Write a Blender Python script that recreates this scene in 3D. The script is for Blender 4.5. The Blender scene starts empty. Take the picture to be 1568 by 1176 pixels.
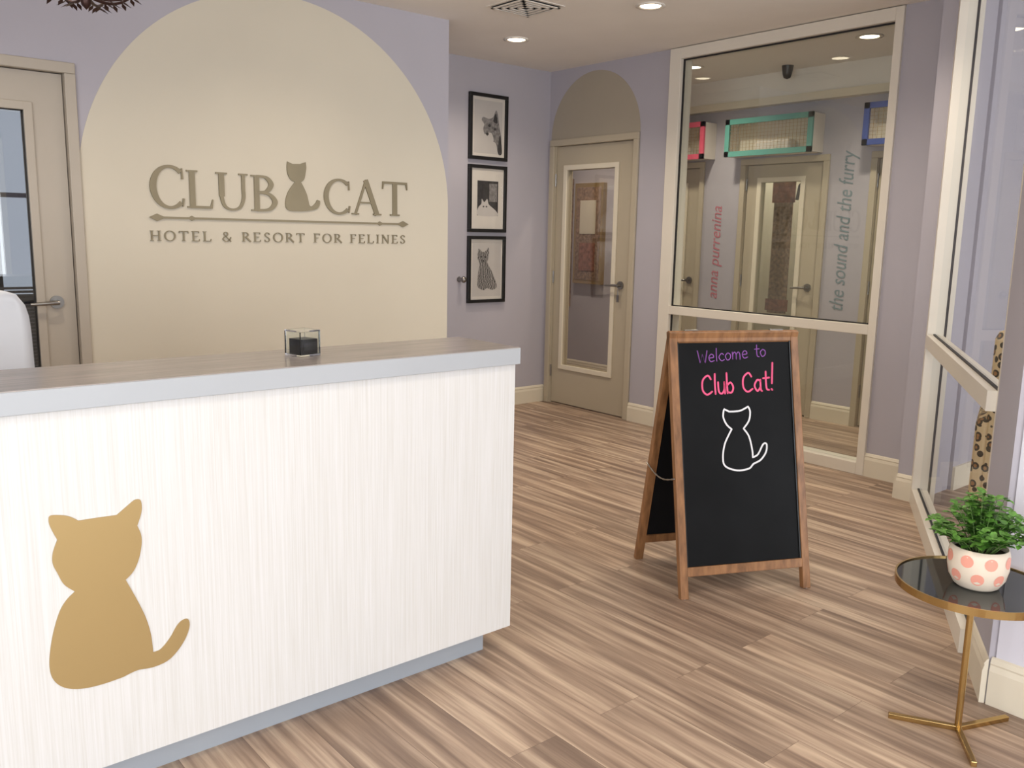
import bpy, math, random
from mathutils import Matrix, Vector
random.seed(7)
scene=bpy.context.scene
scene.view_settings.view_transform='Standard'
scene.view_settings.look='None'
scene.view_settings.exposure=0.12

# ---------------------------------------------------------------- materials
def srgb(r,g,b):
    f=lambda c:(c/255/12.92) if c/255<=0.04045 else ((c/255+0.055)/1.055)**2.4
    return (f(r),f(g),f(b),1)
def newmat(name):
    m=bpy.data.materials.new(name); m.use_nodes=True
    nt=m.node_tree; b=nt.nodes['Principled BSDF']
    return m,nt,b
def N(nt,t,**k):
    n=nt.nodes.new(t)
    for a,v in k.items(): setattr(n,a,v)
    return n
def ramp(nt,stops,interp='LINEAR'):
    r=N(nt,'ShaderNodeValToRGB'); r.color_ramp.interpolation=interp
    el=r.color_ramp.elements
    while len(el)<len(stops): el.new(0.5)
    for e,(p,c) in zip(el,stops): e.position=p; e.color=c
    return r
def mapping(nt,scale,rot=(0,0,0)):
    tc=N(nt,'ShaderNodeTexCoord'); mp=N(nt,'ShaderNodeMapping')
    mp.inputs['Scale'].default_value=scale; mp.inputs['Rotation'].default_value=rot
    nt.links.new(tc.outputs['Object'],mp.inputs['Vector']); return mp
def plain(name,col,rough=0.5,metal=0.0,var=0.06,scale=3.0,bump=0.0,bscale=200,spec=0.5):
    m,nt,b=newmat(name)
    mp=mapping(nt,(1,1,1)); no=N(nt,'ShaderNodeTexNoise'); no.inputs['Scale'].default_value=scale; no.inputs['Detail'].default_value=4
    nt.links.new(mp.outputs[0],no.inputs['Vector'])
    d=tuple(c*(1-var) for c in col[:3])+(1,); l=tuple(min(1,c*(1+var)) for c in col[:3])+(1,)
    r=ramp(nt,[(0.3,d),(0.7,l)]); nt.links.new(no.outputs['Fac'],r.inputs[0]); nt.links.new(r.outputs[0],b.inputs['Base Color'])
    b.inputs['Roughness'].default_value=rough; b.inputs['Metallic'].default_value=metal
    b.inputs['Specular IOR Level'].default_value=spec
    if bump>0:
        n2=N(nt,'ShaderNodeTexNoise'); n2.inputs['Scale'].default_value=bscale
        nt.links.new(mp.outputs[0],n2.inputs['Vector'])
        bp=N(nt,'ShaderNodeBump'); bp.inputs['Strength'].default_value=bump; bp.inputs['Distance'].default_value=0.002
        nt.links.new(n2.outputs['Fac'],bp.inputs['Height']); nt.links.new(bp.outputs[0],b.inputs['Normal'])
    return m
def emis(name,col,s):
    m,nt,b=newmat(name); b.inputs['Base Color'].default_value=col
    b.inputs['Emission Color'].default_value=col; b.inputs['Emission Strength'].default_value=s
    return m
def glass(name,tint=(1,1,1,1),base=0.05,graz=0.7,rough=0.0):
    # thin glass: transparent + glossy with a Schlick-like falloff
    m=bpy.data.materials.new(name); m.use_nodes=True; nt=m.node_tree; nt.nodes.clear()
    o=N(nt,'ShaderNodeOutputMaterial'); tr=N(nt,'ShaderNodeBsdfTransparent'); gl=N(nt,'ShaderNodeBsdfGlossy'); mx=N(nt,'ShaderNodeMixShader')
    tr.inputs[0].default_value=tint; gl.inputs['Roughness'].default_value=rough
    lw=N(nt,'ShaderNodeLayerWeight'); lw.inputs['Blend'].default_value=0.5
    p=N(nt,'ShaderNodeMath',operation='POWER'); p.inputs[1].default_value=5
    q=N(nt,'ShaderNodeMath',operation='MULTIPLY_ADD'); q.inputs[1].default_value=graz; q.inputs[2].default_value=base
    nt.links.new(lw.outputs['Facing'],p.inputs[0]); nt.links.new(p.outputs[0],q.inputs[0])
    nt.links.new(q.outputs[0],mx.inputs[0]); nt.links.new(tr.outputs[0],mx.inputs[1]); nt.links.new(gl.outputs[0],mx.inputs[2])
    nt.links.new(mx.outputs[0],o.inputs[0]); return m

M_lav=plain('lavender_wall_paint',srgb(179,175,183),0.75,var=0.03,scale=1.5,bump=0.08,bscale=350,spec=0.2)
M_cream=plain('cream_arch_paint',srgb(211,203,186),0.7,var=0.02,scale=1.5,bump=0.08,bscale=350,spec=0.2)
M_ceil=plain('ceiling_paint',srgb(236,231,224),0.85,var=0.02,spec=0.1)
M_trim=plain('trim_cream_gloss',srgb(224,215,195),0.35,var=0.02)
M_white_al=plain('frame_cream_enamel',srgb(226,219,206),0.35,var=0.02)
M_door=plain('door_greige_enamel',srgb(184,173,152),0.4,var=0.02)
M_doorL=plain('door_grey_enamel',srgb(180,170,156),0.4,var=0.02)
M_black=plain('black_enamel',srgb(18,17,18),0.35,var=0.1)
M_gasket=plain('black_gasket',srgb(25,25,28),0.5)
M_chalk=plain('chalkboard_black',srgb(17,18,20),0.6,var=0.25,scale=4,spec=0.15)
M_metal=plain('brushed_nickel',srgb(150,148,145),0.28,metal=1.0,var=0.05)
M_brass=plain('brass',srgb(190,160,106),0.22,metal=1.0,var=0.05)
M_sign=plain('sign_taupe_metal',srgb(138,127,102),0.42,metal=0.25,var=0.06,scale=8)
M_band=plain('counter_edge_band',srgb(178,183,188),0.4,var=0.02)
M_toe=plain('toe_kick_grey',srgb(165,172,180),0.45,var=0.02)
M_whitewall=plain('pier_white_paint',srgb(215,214,224),0.7,var=0.02)
M_pink=plain('pink_frame',srgb(214,88,112),0.4)
M_teal=plain('teal_frame',srgb(92,156,146),0.4)
M_blue=plain('blue_frame',srgb(62,78,138),0.4)
M_boxw=plain('box_white',srgb(225,218,208),0.5)
M_txtpink=plain('letter_rose',srgb(190,118,130),0.6)
M_txtblue=plain('letter_slate',srgb(122,140,148),0.6)
M_mat=plain('picture_mat_white',srgb(225,218,208),0.7,var=0.02)
M_ink=plain('photo_dark_grey',srgb(52,50,52),0.6,var=0.4,scale=30)
M_greyphoto=plain('photo_mid_grey',srgb(130,126,124),0.6,var=0.45,scale=60)
M_lightphoto=plain('photo_light_grey',srgb(206,200,194),0.6,var=0.05)
M_chpurple=plain('chalk_purple',srgb(140,82,165),0.8)
M_chpink=plain('chalk_pink',srgb(235,92,136),0.8)
M_chwhite=plain('chalk_white',srgb(225,225,228),0.8)
M_rug=plain('tapestry_brown',srgb(138,112,92),0.9,var=0.45,scale=40)
M_rug2=plain('tapestry_red',srgb(138,92,76),0.9,var=0.4,scale=30)
M_gold=plain('gilt',srgb(176,150,106),0.4,metal=0.5)
M_steelw=plain('white_plastic',srgb(215,216,220),0.4)
M_darkpl=plain('dark_plastic',srgb(40,40,44),0.5)
M_blind=plain('blind_grey',srgb(92,92,98),0.6)
M_leaf=plain('leaf_green',srgb(88,138,52),0.5,var=0.45,scale=60)
M_stem=plain('stem_green',srgb(90,120,60),0.6)
M_soil=plain('soil',srgb(50,38,30),0.9)
M_glass=glass('clear_glass',(0.95,0.97,0.96,1),0.05,0.6)
M_glass2=glass('door_glass',(0.90,0.89,0.87,1),0.08,0.6)
M_glass3=glass('dark_door_glass',(0.60,0.62,0.65,1),0.12,0.6)
M_glass4=glass('storefront_glass',(0.95,0.97,0.97,1),0.03,0.35)
M_lamp=emis('downlight_lens',(1.0,0.86,0.62,1),9)
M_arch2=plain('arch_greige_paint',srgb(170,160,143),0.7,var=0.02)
M_bronze=plain('dark_bronze',srgb(70,48,44),0.4,metal=0.6)

m,nt,b=newmat('gold_vinyl'); b.inputs['Base Color'].default_value=srgb(186,161,112); b.inputs['Metallic'].default_value=0.55; b.inputs['Roughness'].default_value=0.38
M_goldcat=m
m,nt,b=newmat('black_glass_top'); b.inputs['Base Color'].default_value=srgb(38,44,44); b.inputs['Roughness'].default_value=0.04; b.inputs['Specular IOR Level'].default_value=1.0; b.inputs['Metallic'].default_value=0.4
M_top=m
m,nt,b=newmat('acrylic'); b.inputs['Base Color'].default_value=(0.95,0.98,0.97,1); b.inputs['Transmission Weight'].default_value=1; b.inputs['Roughness'].default_value=0.02; b.inputs['IOR'].default_value=1.3
M_acr=m
m,nt,b=newmat('white_woodgrain_laminate')
mp=mapping(nt,(260,260,3.5)); no=N(nt,'ShaderNodeTexNoise'); no.inputs['Scale'].default_value=1.0; no.inputs['Detail'].default_value=4; no.inputs['Roughness'].default_value=0.6
nt.links.new(mp.outputs[0],no.inputs['Vector'])
r=ramp(nt,[(0.30,srgb(213,212,208)),(0.5,srgb(220,220,218)),(0.70,srgb(226,226,226))]); nt.links.new(no.outputs['Fac'],r.inputs[0]); nt.links.new(r.outputs[0],b.inputs['Base Color'])
bp=N(nt,'ShaderNodeBump'); bp.inputs['Strength'].default_value=0.06; bp.inputs['Distance'].default_value=0.0004; nt.links.new(no.outputs['Fac'],bp.inputs['Height']); nt.links.new(bp.outputs[0],b.inputs['Normal'])
b.inputs['Roughness'].default_value=0.5
M_lam=m
m,nt,b=newmat('countertop_taupe')
mp=mapping(nt,(4,60,1)); no=N(nt,'ShaderNodeTexNoise'); no.inputs['Scale'].default_value=1.0; no.inputs['Detail'].default_value=6
nt.links.new(mp.outputs[0],no.inputs['Vector'])
r=ramp(nt,[(0.3,srgb(150,142,138)),(0.7,srgb(172,163,157))]); nt.links.new(no.outputs['Fac'],r.inputs[0]); nt.links.new(r.outputs[0],b.inputs['Base Color'])
b.inputs['Roughness'].default_value=0.22
M_ctop=m
# floor planks running along Y
m,nt,b=newmat('wood_plank_floor')
tc=N(nt,'ShaderNodeTexCoord')
mp=N(nt,'ShaderNodeMapping'); mp.inputs['Rotation'].default_value=(0,0,math.radians(90))
nt.links.new(tc.outputs['Object'],mp.inputs['Vector'])
br=N(nt,'ShaderNodeTexBrick'); br.offset=0.37; br.inputs['Scale'].default_value=1.0
br.inputs['Brick Width'].default_value=1.22; br.inputs['Row Height'].default_value=0.178
br.inputs['Mortar Size'].default_value=0.0007; br.inputs['Mortar Smooth'].default_value=0.1; br.inputs['Bias'].default_value=0
br.inputs['Color1'].default_value=(0,0,0,1); br.inputs['Color2'].default_value=(1,1,1,1); br.inputs['Mortar'].default_value=(0.5,0.5,0.5,1)
nt.links.new(mp.outputs[0],br.inputs['Vector'])
sep=N(nt,'ShaderNodeSeparateXYZ'); nt.links.new(tc.outputs['Object'],sep.inputs[0])
def mth(op,a,bv=None):
    n=N(nt,'ShaderNodeMath',operation=op)
    if isinstance(a,(int,float)): n.inputs[0].default_value=a
    else: nt.links.new(a,n.inputs[0])
    if bv is not None:
        if isinstance(bv,(int,float)): n.inputs[1].default_value=bv
        else: nt.links.new(bv,n.inputs[1])
    return n.outputs[0]
bw=N(nt,'ShaderNodeRGBToBW'); nt.links.new(br.outputs['Color'],bw.inputs[0])
off=mth('MULTIPLY',bw.outputs[0],37.0)
def streak(sx,sy,detail,rough=0.6):
    cx_=mth('MULTIPLY',sep.outputs[0],sx); cy_=mth('ADD',mth('MULTIPLY',sep.outputs[1],sy),off)
    cb=N(nt,'ShaderNodeCombineXYZ'); nt.links.new(cx_,cb.inputs[0]); nt.links.new(cy_,cb.inputs[1]); nt.links.new(off,cb.inputs[2])
    n=N(nt,'ShaderNodeTexNoise'); n.inputs['Scale'].default_value=1; n.inputs['Detail'].default_value=detail; n.inputs['Roughness'].default_value=rough
    nt.links.new(cb.outputs[0],n.inputs['Vector']); return n.outputs['Fac']
s1=streak(25,1.2,2.5); s2=streak(95,3.5,5,0.75)
r1=ramp(nt,[(0.33,srgb(136,115,100)),(0.45,srgb(158,136,118)),(0.54,srgb(180,157,137)),(0.67,srgb(208,187,164))]); nt.links.new(s1,r1.inputs[0])
r2=ramp(nt,[(0.3,(0.70,0.68,0.67,1)),(0.65,(1.08,1.07,1.06,1))]); nt.links.new(s2,r2.inputs[0])
mx=N(nt,'ShaderNodeMixRGB',blend_type='MULTIPLY'); mx.inputs[0].default_value=0.75; nt.links.new(r1.outputs[0],mx.inputs[1]); nt.links.new(r2.outputs[0],mx.inputs[2])
r3=ramp(nt,[(0.0,(0.86,0.85,0.85,1)),(1.0,(1.07,1.05,1.03,1))]); nt.links.new(bw.outputs[0],r3.inputs[0])
mx2=N(nt,'ShaderNodeMixRGB',blend_type='MULTIPLY'); mx2.inputs[0].default_value=1; nt.links.new(mx.outputs[0],mx2.inputs[1]); nt.links.new(r3.outputs[0],mx2.inputs[2])
mx3=N(nt,'ShaderNodeMixRGB',blend_type='MIX'); nt.links.new(br.outputs['Fac'],mx3.inputs[0]); nt.links.new(mx2.outputs[0],mx3.inputs[1]); mx3.inputs[2].default_value=srgb(110,90,76)
nt.links.new(mx3.outputs[0],b.inputs['Base Color'])
b.inputs['Roughness'].default_value=0.42; b.inputs['Specular IOR Level'].default_value=0.4
bp=N(nt,'ShaderNodeBump'); bp.inputs['Strength'].default_value=0.12; bp.inputs['Distance'].default_value=0.001; nt.links.new(s2,bp.inputs['Height']); nt.links.new(bp.outputs[0],b.inputs['Normal'])
M_floor=m
m,nt,b=newmat('walnut_stained_wood')
mp=mapping(nt,(30,30,4)); no=N(nt,'ShaderNodeTexNoise'); no.inputs['Scale'].default_value=1.5; no.inputs['Detail'].default_value=6
nt.links.new(mp.outputs[0],no.inputs['Vector'])
r=ramp(nt,[(0.3,srgb(112,76,46)),(0.7,srgb(158,112,72))]); nt.links.new(no.outputs['Fac'],r.inputs[0]); nt.links.new(r.outputs[0],b.inputs['Base Color']); b.inputs['Roughness'].default_value=0.45
M_wood=m
m,nt,b=newmat('leopard_print_fabric')
mp=mapping(nt,(26,26,26)); v=N(nt,'ShaderNodeTexVoronoi'); nt.links.new(mp.outputs[0],v.inputs['Vector']); v.inputs['Scale'].default_value=1.0
r=ramp(nt,[(0.0,srgb(150,105,60)),(0.22,srgb(140,95,55)),(0.25,srgb(30,22,18)),(0.42,srgb(35,25,20)),(0.46,srgb(205,180,140))],'CONSTANT'); nt.links.new(v.outputs['Distance'],r.inputs[0]); nt.links.new(r.outputs[0],b.inputs['Base Color']); b.inputs['Roughness'].default_value=0.8
M_leo=m
m,nt,b=newmat('tabby_photo_print')
mp=mapping(nt,(12,12,30)); w=N(nt,'ShaderNodeTexWave'); w.inputs['Scale'].default_value=1.4; w.inputs['Distortion'].default_value=9; w.inputs['Detail'].default_value=4; nt.links.new(mp.outputs[0],w.inputs['Vector'])
r=ramp(nt,[(0.25,srgb(58,55,54)),(0.7,srgb(176,171,166))]); nt.links.new(w.outputs['Fac'],r.inputs[0]); nt.links.new(r.outputs[0],b.inputs['Base Color'])
M_tabby=m
m,nt,b=newmat('cream_ceramic'); b.inputs['Base Color'].default_value=srgb(236,220,200); b.inputs['Roughness'].default_value=0.35
M_pot=m
M_dot=plain('peach_glaze',srgb(240,165,145),0.35,var=0.03)

# ---------------------------------------------------------------- mesh builder
class B:
    def __init__(s,name): s.n=name; s.v=[]; s.f=[]; s.fm=[]; s.sm=[]; s.mats=[]; s.M=Matrix.Identity(4)
    def mi(s,m):
        if m not in s.mats: s.mats.append(m)
        return s.mats.index(m)
    def add(s,vs,fs,m,smooth=False):
        o=len(s.v); k=s.mi(m)
        s.v+=[tuple(s.M@Vector(p)) for p in vs]
        for f in fs: s.f.append([o+i for i in f]); s.fm.append(k); s.sm.append(smooth)
        return s
    def frame(s,o,u,v,n):
        u=Vector(u).normalized(); v=Vector(v).normalized(); n=Vector(n).normalized()
        m=Matrix.Identity(4)
        for i in range(3): m[i][0]=u[i]; m[i][1]=v[i]; m[i][2]=n[i]; m[i][3]=o[i]
        s.M=m; return s
    def box(s,x0,x1,y0,y1,z0,z1,m,bv=0.0):
        if x0>x1:x0,x1=x1,x0
        if y0>y1:y0,y1=y1,y0
        if z0>z1:z0,z1=z1,z0
        if bv<=0:
            vs=[(x,y,z) for z in(z0,z1) for y in(y0,y1) for x in(x0,x1)]
            fs=[(0,2,3,1),(4,5,7,6),(0,1,5,4),(2,6,7,3),(0,4,6,2),(1,3,7,5)]
            return s.add(vs,fs,m)
        import bmesh
        bm=bmesh.new(); bmesh.ops.create_cube(bm,size=1)
        for v in bm.verts: v.co=Vector(((x0+x1)/2+v.co.x*(x1-x0),(y0+y1)/2+v.co.y*(y1-y0),(z0+z1)/2+v.co.z*(z1-z0)))
        bmesh.ops.bevel(bm,geom=bm.edges[:],offset=bv,segments=2,affect='EDGES',profile=0.5)
        bm.verts.index_update()
        s.add([v.co[:] for v in bm.verts],[[v.index for v in f.verts] for f in bm.faces],m); bm.free(); return s
    def tube(s,pts,rad,m,seg=12,cap=True,smooth=True):
        pts=[Vector(p) for p in pts]; rads=rad if isinstance(rad,(list,tuple)) else [rad]*len(pts)
        vs=[];fs=[]
        up=None
        for i,p in enumerate(pts):
            d=(pts[min(i+1,len(pts)-1)]-pts[max(i-1,0)]).normalized()
            if up is None:
                up=Vector((0,0,1)) if abs(d.z)<0.9 else Vector((1,0,0))
            a=(up-d*up.dot(d)).normalized(); up=a; c=d.cross(a)
            for j in range(seg):
                t=2*math.pi*j/seg; vs.append(p+(a*math.cos(t)+c*math.sin(t))*rads[i])
        for i in range(len(pts)-1):
            for j in range(seg):
                k=(j+1)%seg; fs.append((i*seg+j,i*seg+k,(i+1)*seg+k,(i+1)*seg+j))
        s.add([tuple(v) for v in vs],fs,m,smooth)
        if cap: s.add([tuple(v) for v in vs[:seg]],[tuple(range(seg))[::-1]],m); s.add([tuple(v) for v in vs[-seg:]],[tuple(range(seg))],m)
        return s
    def lathe(s,c,prof,m,seg=40,smooth=True):
        vs=[];fs=[]
        for r,z in prof:
            for j in range(seg):
                t=2*math.pi*j/seg; vs.append((c[0]+r*math.cos(t),c[1]+r*math.sin(t),c[2]+z))
        for i in range(len(prof)-1):
            for j in range(seg):
                k=(j+1)%seg; fs.append((i*seg+j,i*seg+k,(i+1)*seg+k,(i+1)*seg+j))
        return s.add(vs,fs,m,smooth)
    def poly(s,pts,z0,z1,m):
        import mathutils.geometry as g
        tri=g.tessellate_polygon([[Vector((p[0],p[1],0)) for p in pts]])
        n=len(pts); vs=[(p[0],p[1],z1) for p in pts]+[(p[0],p[1],z0) for p in pts]
        fs=[tuple(t) for t in tri]+[(i,(i+1)%n,n+(i+1)%n,n+i) for i in range(n)]
        return s.add(vs,fs,m)
    def ribbon(s,pts,w,z0,z1,m,closed=False,round_=False):
        P=[Vector((p[0],p[1])) for p in pts]; n=len(P)
        W=w if isinstance(w,(list,tuple)) else [w]*n
        L=[];Rr=[]
        for i in range(n):
            if closed: d=P[(i+1)%n]-P[i-1]
            else: d=P[min(i+1,n-1)]-P[max(i-1,0)]
            if d.length<1e-9: d=Vector((1,0))
            d.normalize(); q=Vector((-d.y,d.x))*W[i]/2
            L.append(P[i]+q); Rr.append(P[i]-q)
        vs=[(p.x,p.y,z1) for p in L]+[(p.x,p.y,z1) for p in Rr]+[(p.x,p.y,z0) for p in L]+[(p.x,p.y,z0) for p in Rr]
        fs=[]
        for i in range(n if closed else n-1):
            j=(i+1)%n
            fs+=[(i,n+i,n+j,j),(i,j,2*n+j,2*n+i),(n+i,3*n+i,3*n+j,n+j)]
        if not closed: fs+=[(0,2*n,3*n,n),(n-1,2*n-1,4*n-1,3*n-1)]
        s.add(vs,fs,m)
        if round_:
            for k in(0,n-1):
                c=P[k]; r=W[k]/2; s.poly([(c.x+r*math.cos(t*math.pi/4),c.y+r*math.sin(t*math.pi/4)) for t in range(8)],z0,z1,m)
        return s
    def done(s):
        me=bpy.data.meshes.new(s.n); me.from_pydata(s.v,[],s.f)
        for m in s.mats: me.materials.append(m)
        for p,k,sm in zip(me.polygons,s.fm,s.sm): p.material_index=k; p.use_smooth=sm
        me.validate(); me.update()
        import bmesh
        bm=bmesh.new(); bm.from_mesh(me); bmesh.ops.recalc_face_normals(bm,faces=bm.faces); bm.to_mesh(me); bm.free()
        ob=bpy.data.objects.new(s.n,me); scene.collection.objects.link(ob)
        return ob
def smooth(pts,k=6,closed=False):
    P=[Vector(p) for p in pts]; n=len(P); out=[]
    rng=range(n if closed else n-1)
    for i in rng:
        if closed: a,b_,c,d=P[i-1],P[i],P[(i+1)%n],P[(i+2)%n]
        else: a,b_,c,d=P[max(i-1,0)],P[i],P[i+1],P[min(i+2,n-1)]
        for j in range(k):
            t=j/k
            out.append(tuple(0.5*((2*b_)+(c-a)*t+(2*a-5*b_+4*c-d)*t*t+(3*b_-a-3*c+d)*t**3)))
    if not closed: out.append(tuple(P[-1]))
    return out
def pairs(l,sc=0.001): return [(l[i]*sc,l[i+1]*sc) for i in range(0,len(l),2)]
def cornered(pts,corners,k=5):
    n=len(pts); cs=sorted(corners); out=[]
    for a,b_ in zip(cs,cs[1:]+[cs[0]+n]):
        seg=[(pts[i%n][0],pts[i%n][1],0) for i in range(a,b_+1)]
        sm=smooth(seg,k) if len(seg)>2 else seg
        out+=[(p[0],p[1]) for p in sm[:-1]]
    return out

H=2.75
# ---------------------------------------------------------------- shell
B('floor').box(-2.7,7.9,-2.7,7.4,-0.1,0,M_floor).done()
B('ceiling').box(-2.7,7.9,-2.7,7.4,H,H+0.1,M_ceil).done()
LY=4.73
w=B('wall_back')
w.box(-2.6,0.17,LY,LY+0.12,0,H,M_lav); w.box(1.185,3.40,LY,LY+0.12,0,H,M_lav); w.box(0.17,1.185,LY,LY+0.12,2.19,H,M_lav)
w.box(3.28,3.40,LY+0.12,5.69,0,H,M_lav)
w.done()
B('wall_pictures').box(3.28,5.04,5.57,5.69,0,H,M_lav).done()
w=B('wall_right')
X0,X1=5.04,5.16
for y0,y1,z0,z1 in [(5.54,7.3,0,H),(4.29,4.56,0,H),(4.56,5.54,2.20,H),(2.24,2.59,0,H)]:
    w.box(X0,X1,y0,y1,z0,z1,M_lav)
w.box(4.74,5.16,2.14,2.24,0,H,M_lav)
w.done()
w=B('wall_left'); 
for y0,y1,z0,z1 in [(-2.6,-1.8,0,H),(1.8,LY,0,H),(-1.8,1.8,0,0.35),(-1.8,1.8,2.5,H)]: w.box(-2.7,-2.6,y0,y1,z0,z1,M_lav)
w.done()
w=B('wall_front')
for x0,x1,z0,z1 in [(-2.7,-2.0,0,H),(2.2,2.92,0,H),(-2.0,2.2,0,0.3),(-2.0,2.2,2.5,H)]: w.box(x0,x1,-2.7,-2.6,z0,z1,M_lav)
w.done()
w=B('window_1')
for x in(-2.0,-0.63,0.77,2.14): w.box(x,x+0.06,-2.69,-2.61,0.3,2.5,M_white_al)
w.box(-2,2.2,-2.69,-2.61,0.3,0.36,M_white_al); w.box(-2,2.2,-2.69,-2.61,2.44,2.5,M_white_al); w.done()
w=B('window_2')
for y in(-1.8,-0.03,1.74): w.box(-2.69,-2.61,y,y+0.06,0.35,2.5,M_white_al)
w.box(-2.69,-2.61,-1.8,1.8,0.35,0.41,M_white_al); w.box(-2.69,-2.61,-1.8,1.8,2.44,2.5,M_white_al); w.done()
w=B('wall_pier'); w.box(2.80,2.92,-2.6,0.96,0,H,M_whitewall); w.done()
def baseboard(name,o,u,n,L,h=0.145):
    b_=B(name); b_.frame(o,u,(0,0,1),n)
    prof=[(0,0),(0.016,0),(0.016,h*0.72),(0.011,h*0.84),(0.013,h*0.88),(0.006,h*0.97),(0,h)]
    k=len(prof); vs=[(0,z,t) for t,z in prof]+[(L,z,t) for t,z in prof]
    fs=[(i,(i+1)%k,k+(i+1)%k,k+i) for i in range(k)]+[tuple(range(k)),tuple(range(k,2*k))]
    b_.add(vs,fs,M_trim); b_.done()
baseboard('baseboard_back',(1.20,LY,0),(1,0,0),(0,-1,0),2.2)
baseboard('baseboard_pictures',(3.4,5.57,0),(1,0,0),(0,-1,0),1.64)
baseboard('baseboard_right',(5.04,4.29,0),(0,1,0),(-1,0,0),0.27)
baseboard('baseboard_column',(5.04,2.24,0),(0,1,0),(-1,0,0),0.35)
baseboard('baseboard_column_return',(4.74,2.14,0),(0,1,0),(-1,0,0),0.1)
baseboard('baseboard_column_side',(4.73,2.24,0),(1,0,0),(0,1,0),0.31)
baseboard('baseboard_pier',(2.80,-2.6,0),(0,1,0),(-1,0,0),3.57,0.155)

# window wall (angled storefront)
W0=Vector((4.81,2.17,0)); wd=Vector((-2.03,-1.2,0)).normalized()
wn=Vector((-0.509,0.861,0))
w=B('window_3'); w.frame(W0,wd,(0,0,1),wn)
def frm(w,x0,x1,z0,z1,d1=0.03):
    w.box(x0,x1,z0,z1,-0.05,d1,M_white_al)
m0=0.09
frm(w,m0,m0+0.05,0,H); w.box(m0,m0+0.05,0,H,-0.062,-0.05,M_gasket); w.box(m0,m0+0.06,0,H,-0.085,-0.062,M_white_al)
frm(w,2.0,2.02,0,H,0.0)
frm(w,m0+0.05,2.0,0.0,0.09); frm(w,m0+0.05,2.0,0.87,0.94); frm(w,m0+0.05,2.0,2.68,H)
for z0,z1 in((0.09,0.87),(0.94,2.68)):
    w.add([(m0+0.05,z0,-0.01),(2.0,z0,-0.01),(2.0,z1,-0.01),(m0+0.05,z1,-0.01)],[(0,1,2,3)],M_glass4)
    w.box(m0+0.05,2.0,z0,z0+0.008,-0.009,0.0,M_gasket)
w.done()
w=B('wall_window_side'); w.frame(W0,wd,(0,0,1),wn); w.box(2.02,2.34,0,H,-0.1,0.0,M_lav); w.done()
b_=(W0+wd*2.02); baseboard('baseboard_window_side',tuple(b_),tuple(wd),tuple(wn),0.33,0.15)

# corridor behind the glass
CX=6.35
w=B('wall_corridor')
ops=[(2.59,3.41),(3.77,4.57),(4.97,5.79)]
ys=2.12
for a,c in ops:
    w.box(CX,CX+0.12,ys,a,0,H,M_lav); w.box(CX,CX+0.12,a,c,2.09,H,M_lav); ys=c
w.box(CX,CX+0.12,ys,7.3,0,H,M_lav); w.done()
w=B('wall_suites'); w.box(7.6,7.7,2.1,7.3,0,H,M_cream); w.box(6.47,7.6,2.0,2.12,0,H,M_cream)
w.box(6.47,7.6,3.55,3.6,0,H,M_cream); w.box(6.47,7.6,4.75,4.8,0,H,M_cream); w.box(6.47,7.6,6.0,6.05,0,H,M_cream); w.done()
B('wall_corridor_end').box(5.16,6.47,7.2,7.3,0,H,M_lav).done()
w=B('wall_corridor_near'); w.box(5.16,6.47,2.12,2.24,0,H,M_lav); w.done()
B('trim_corridor_crown').box(6.29,6.35,2.24,7.2,2.56,H,M_ceil).box(6.27,6.35,2.24,7.2,2.50,2.56,M_trim).done()
for i,(a,c) in enumerate([(2.24,2.59),(3.41,3.77),(4.57,4.97),(5.79,7.2)]):
    baseboard('baseboard_corridor_%d'%(i+1),(CX,a,0),(0,1,0),(-1,0,0),c-a)
# vestibule outside angled window
B('wall_vestibule').box(6.2,6.3,-2.6,2.12,0,H,M_lav).done()
w=B('baseboard_vestibule'); w.box(6.185,6.2,-2.6,2.12,0,0.14,M_trim); w.box(5.16,6.185,2.105,2.12,0,0.14,M_trim); w.done()
w=B('window_5')
for x in(2.95,4.2,5.4,6.1): w.box(x,x+0.07,-2.69,-2.61,0,H,M_white_al)
w.box(2.92,6.2,-2.69,-2.61,0,0.08,M_white_al); w.box(2.92,6.2,-2.69,-2.61,0.87,0.94,M_white_al); w.box(2.92,6.2,-2.69,-2.61,2.66,H,M_white_al); w.done()

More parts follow.
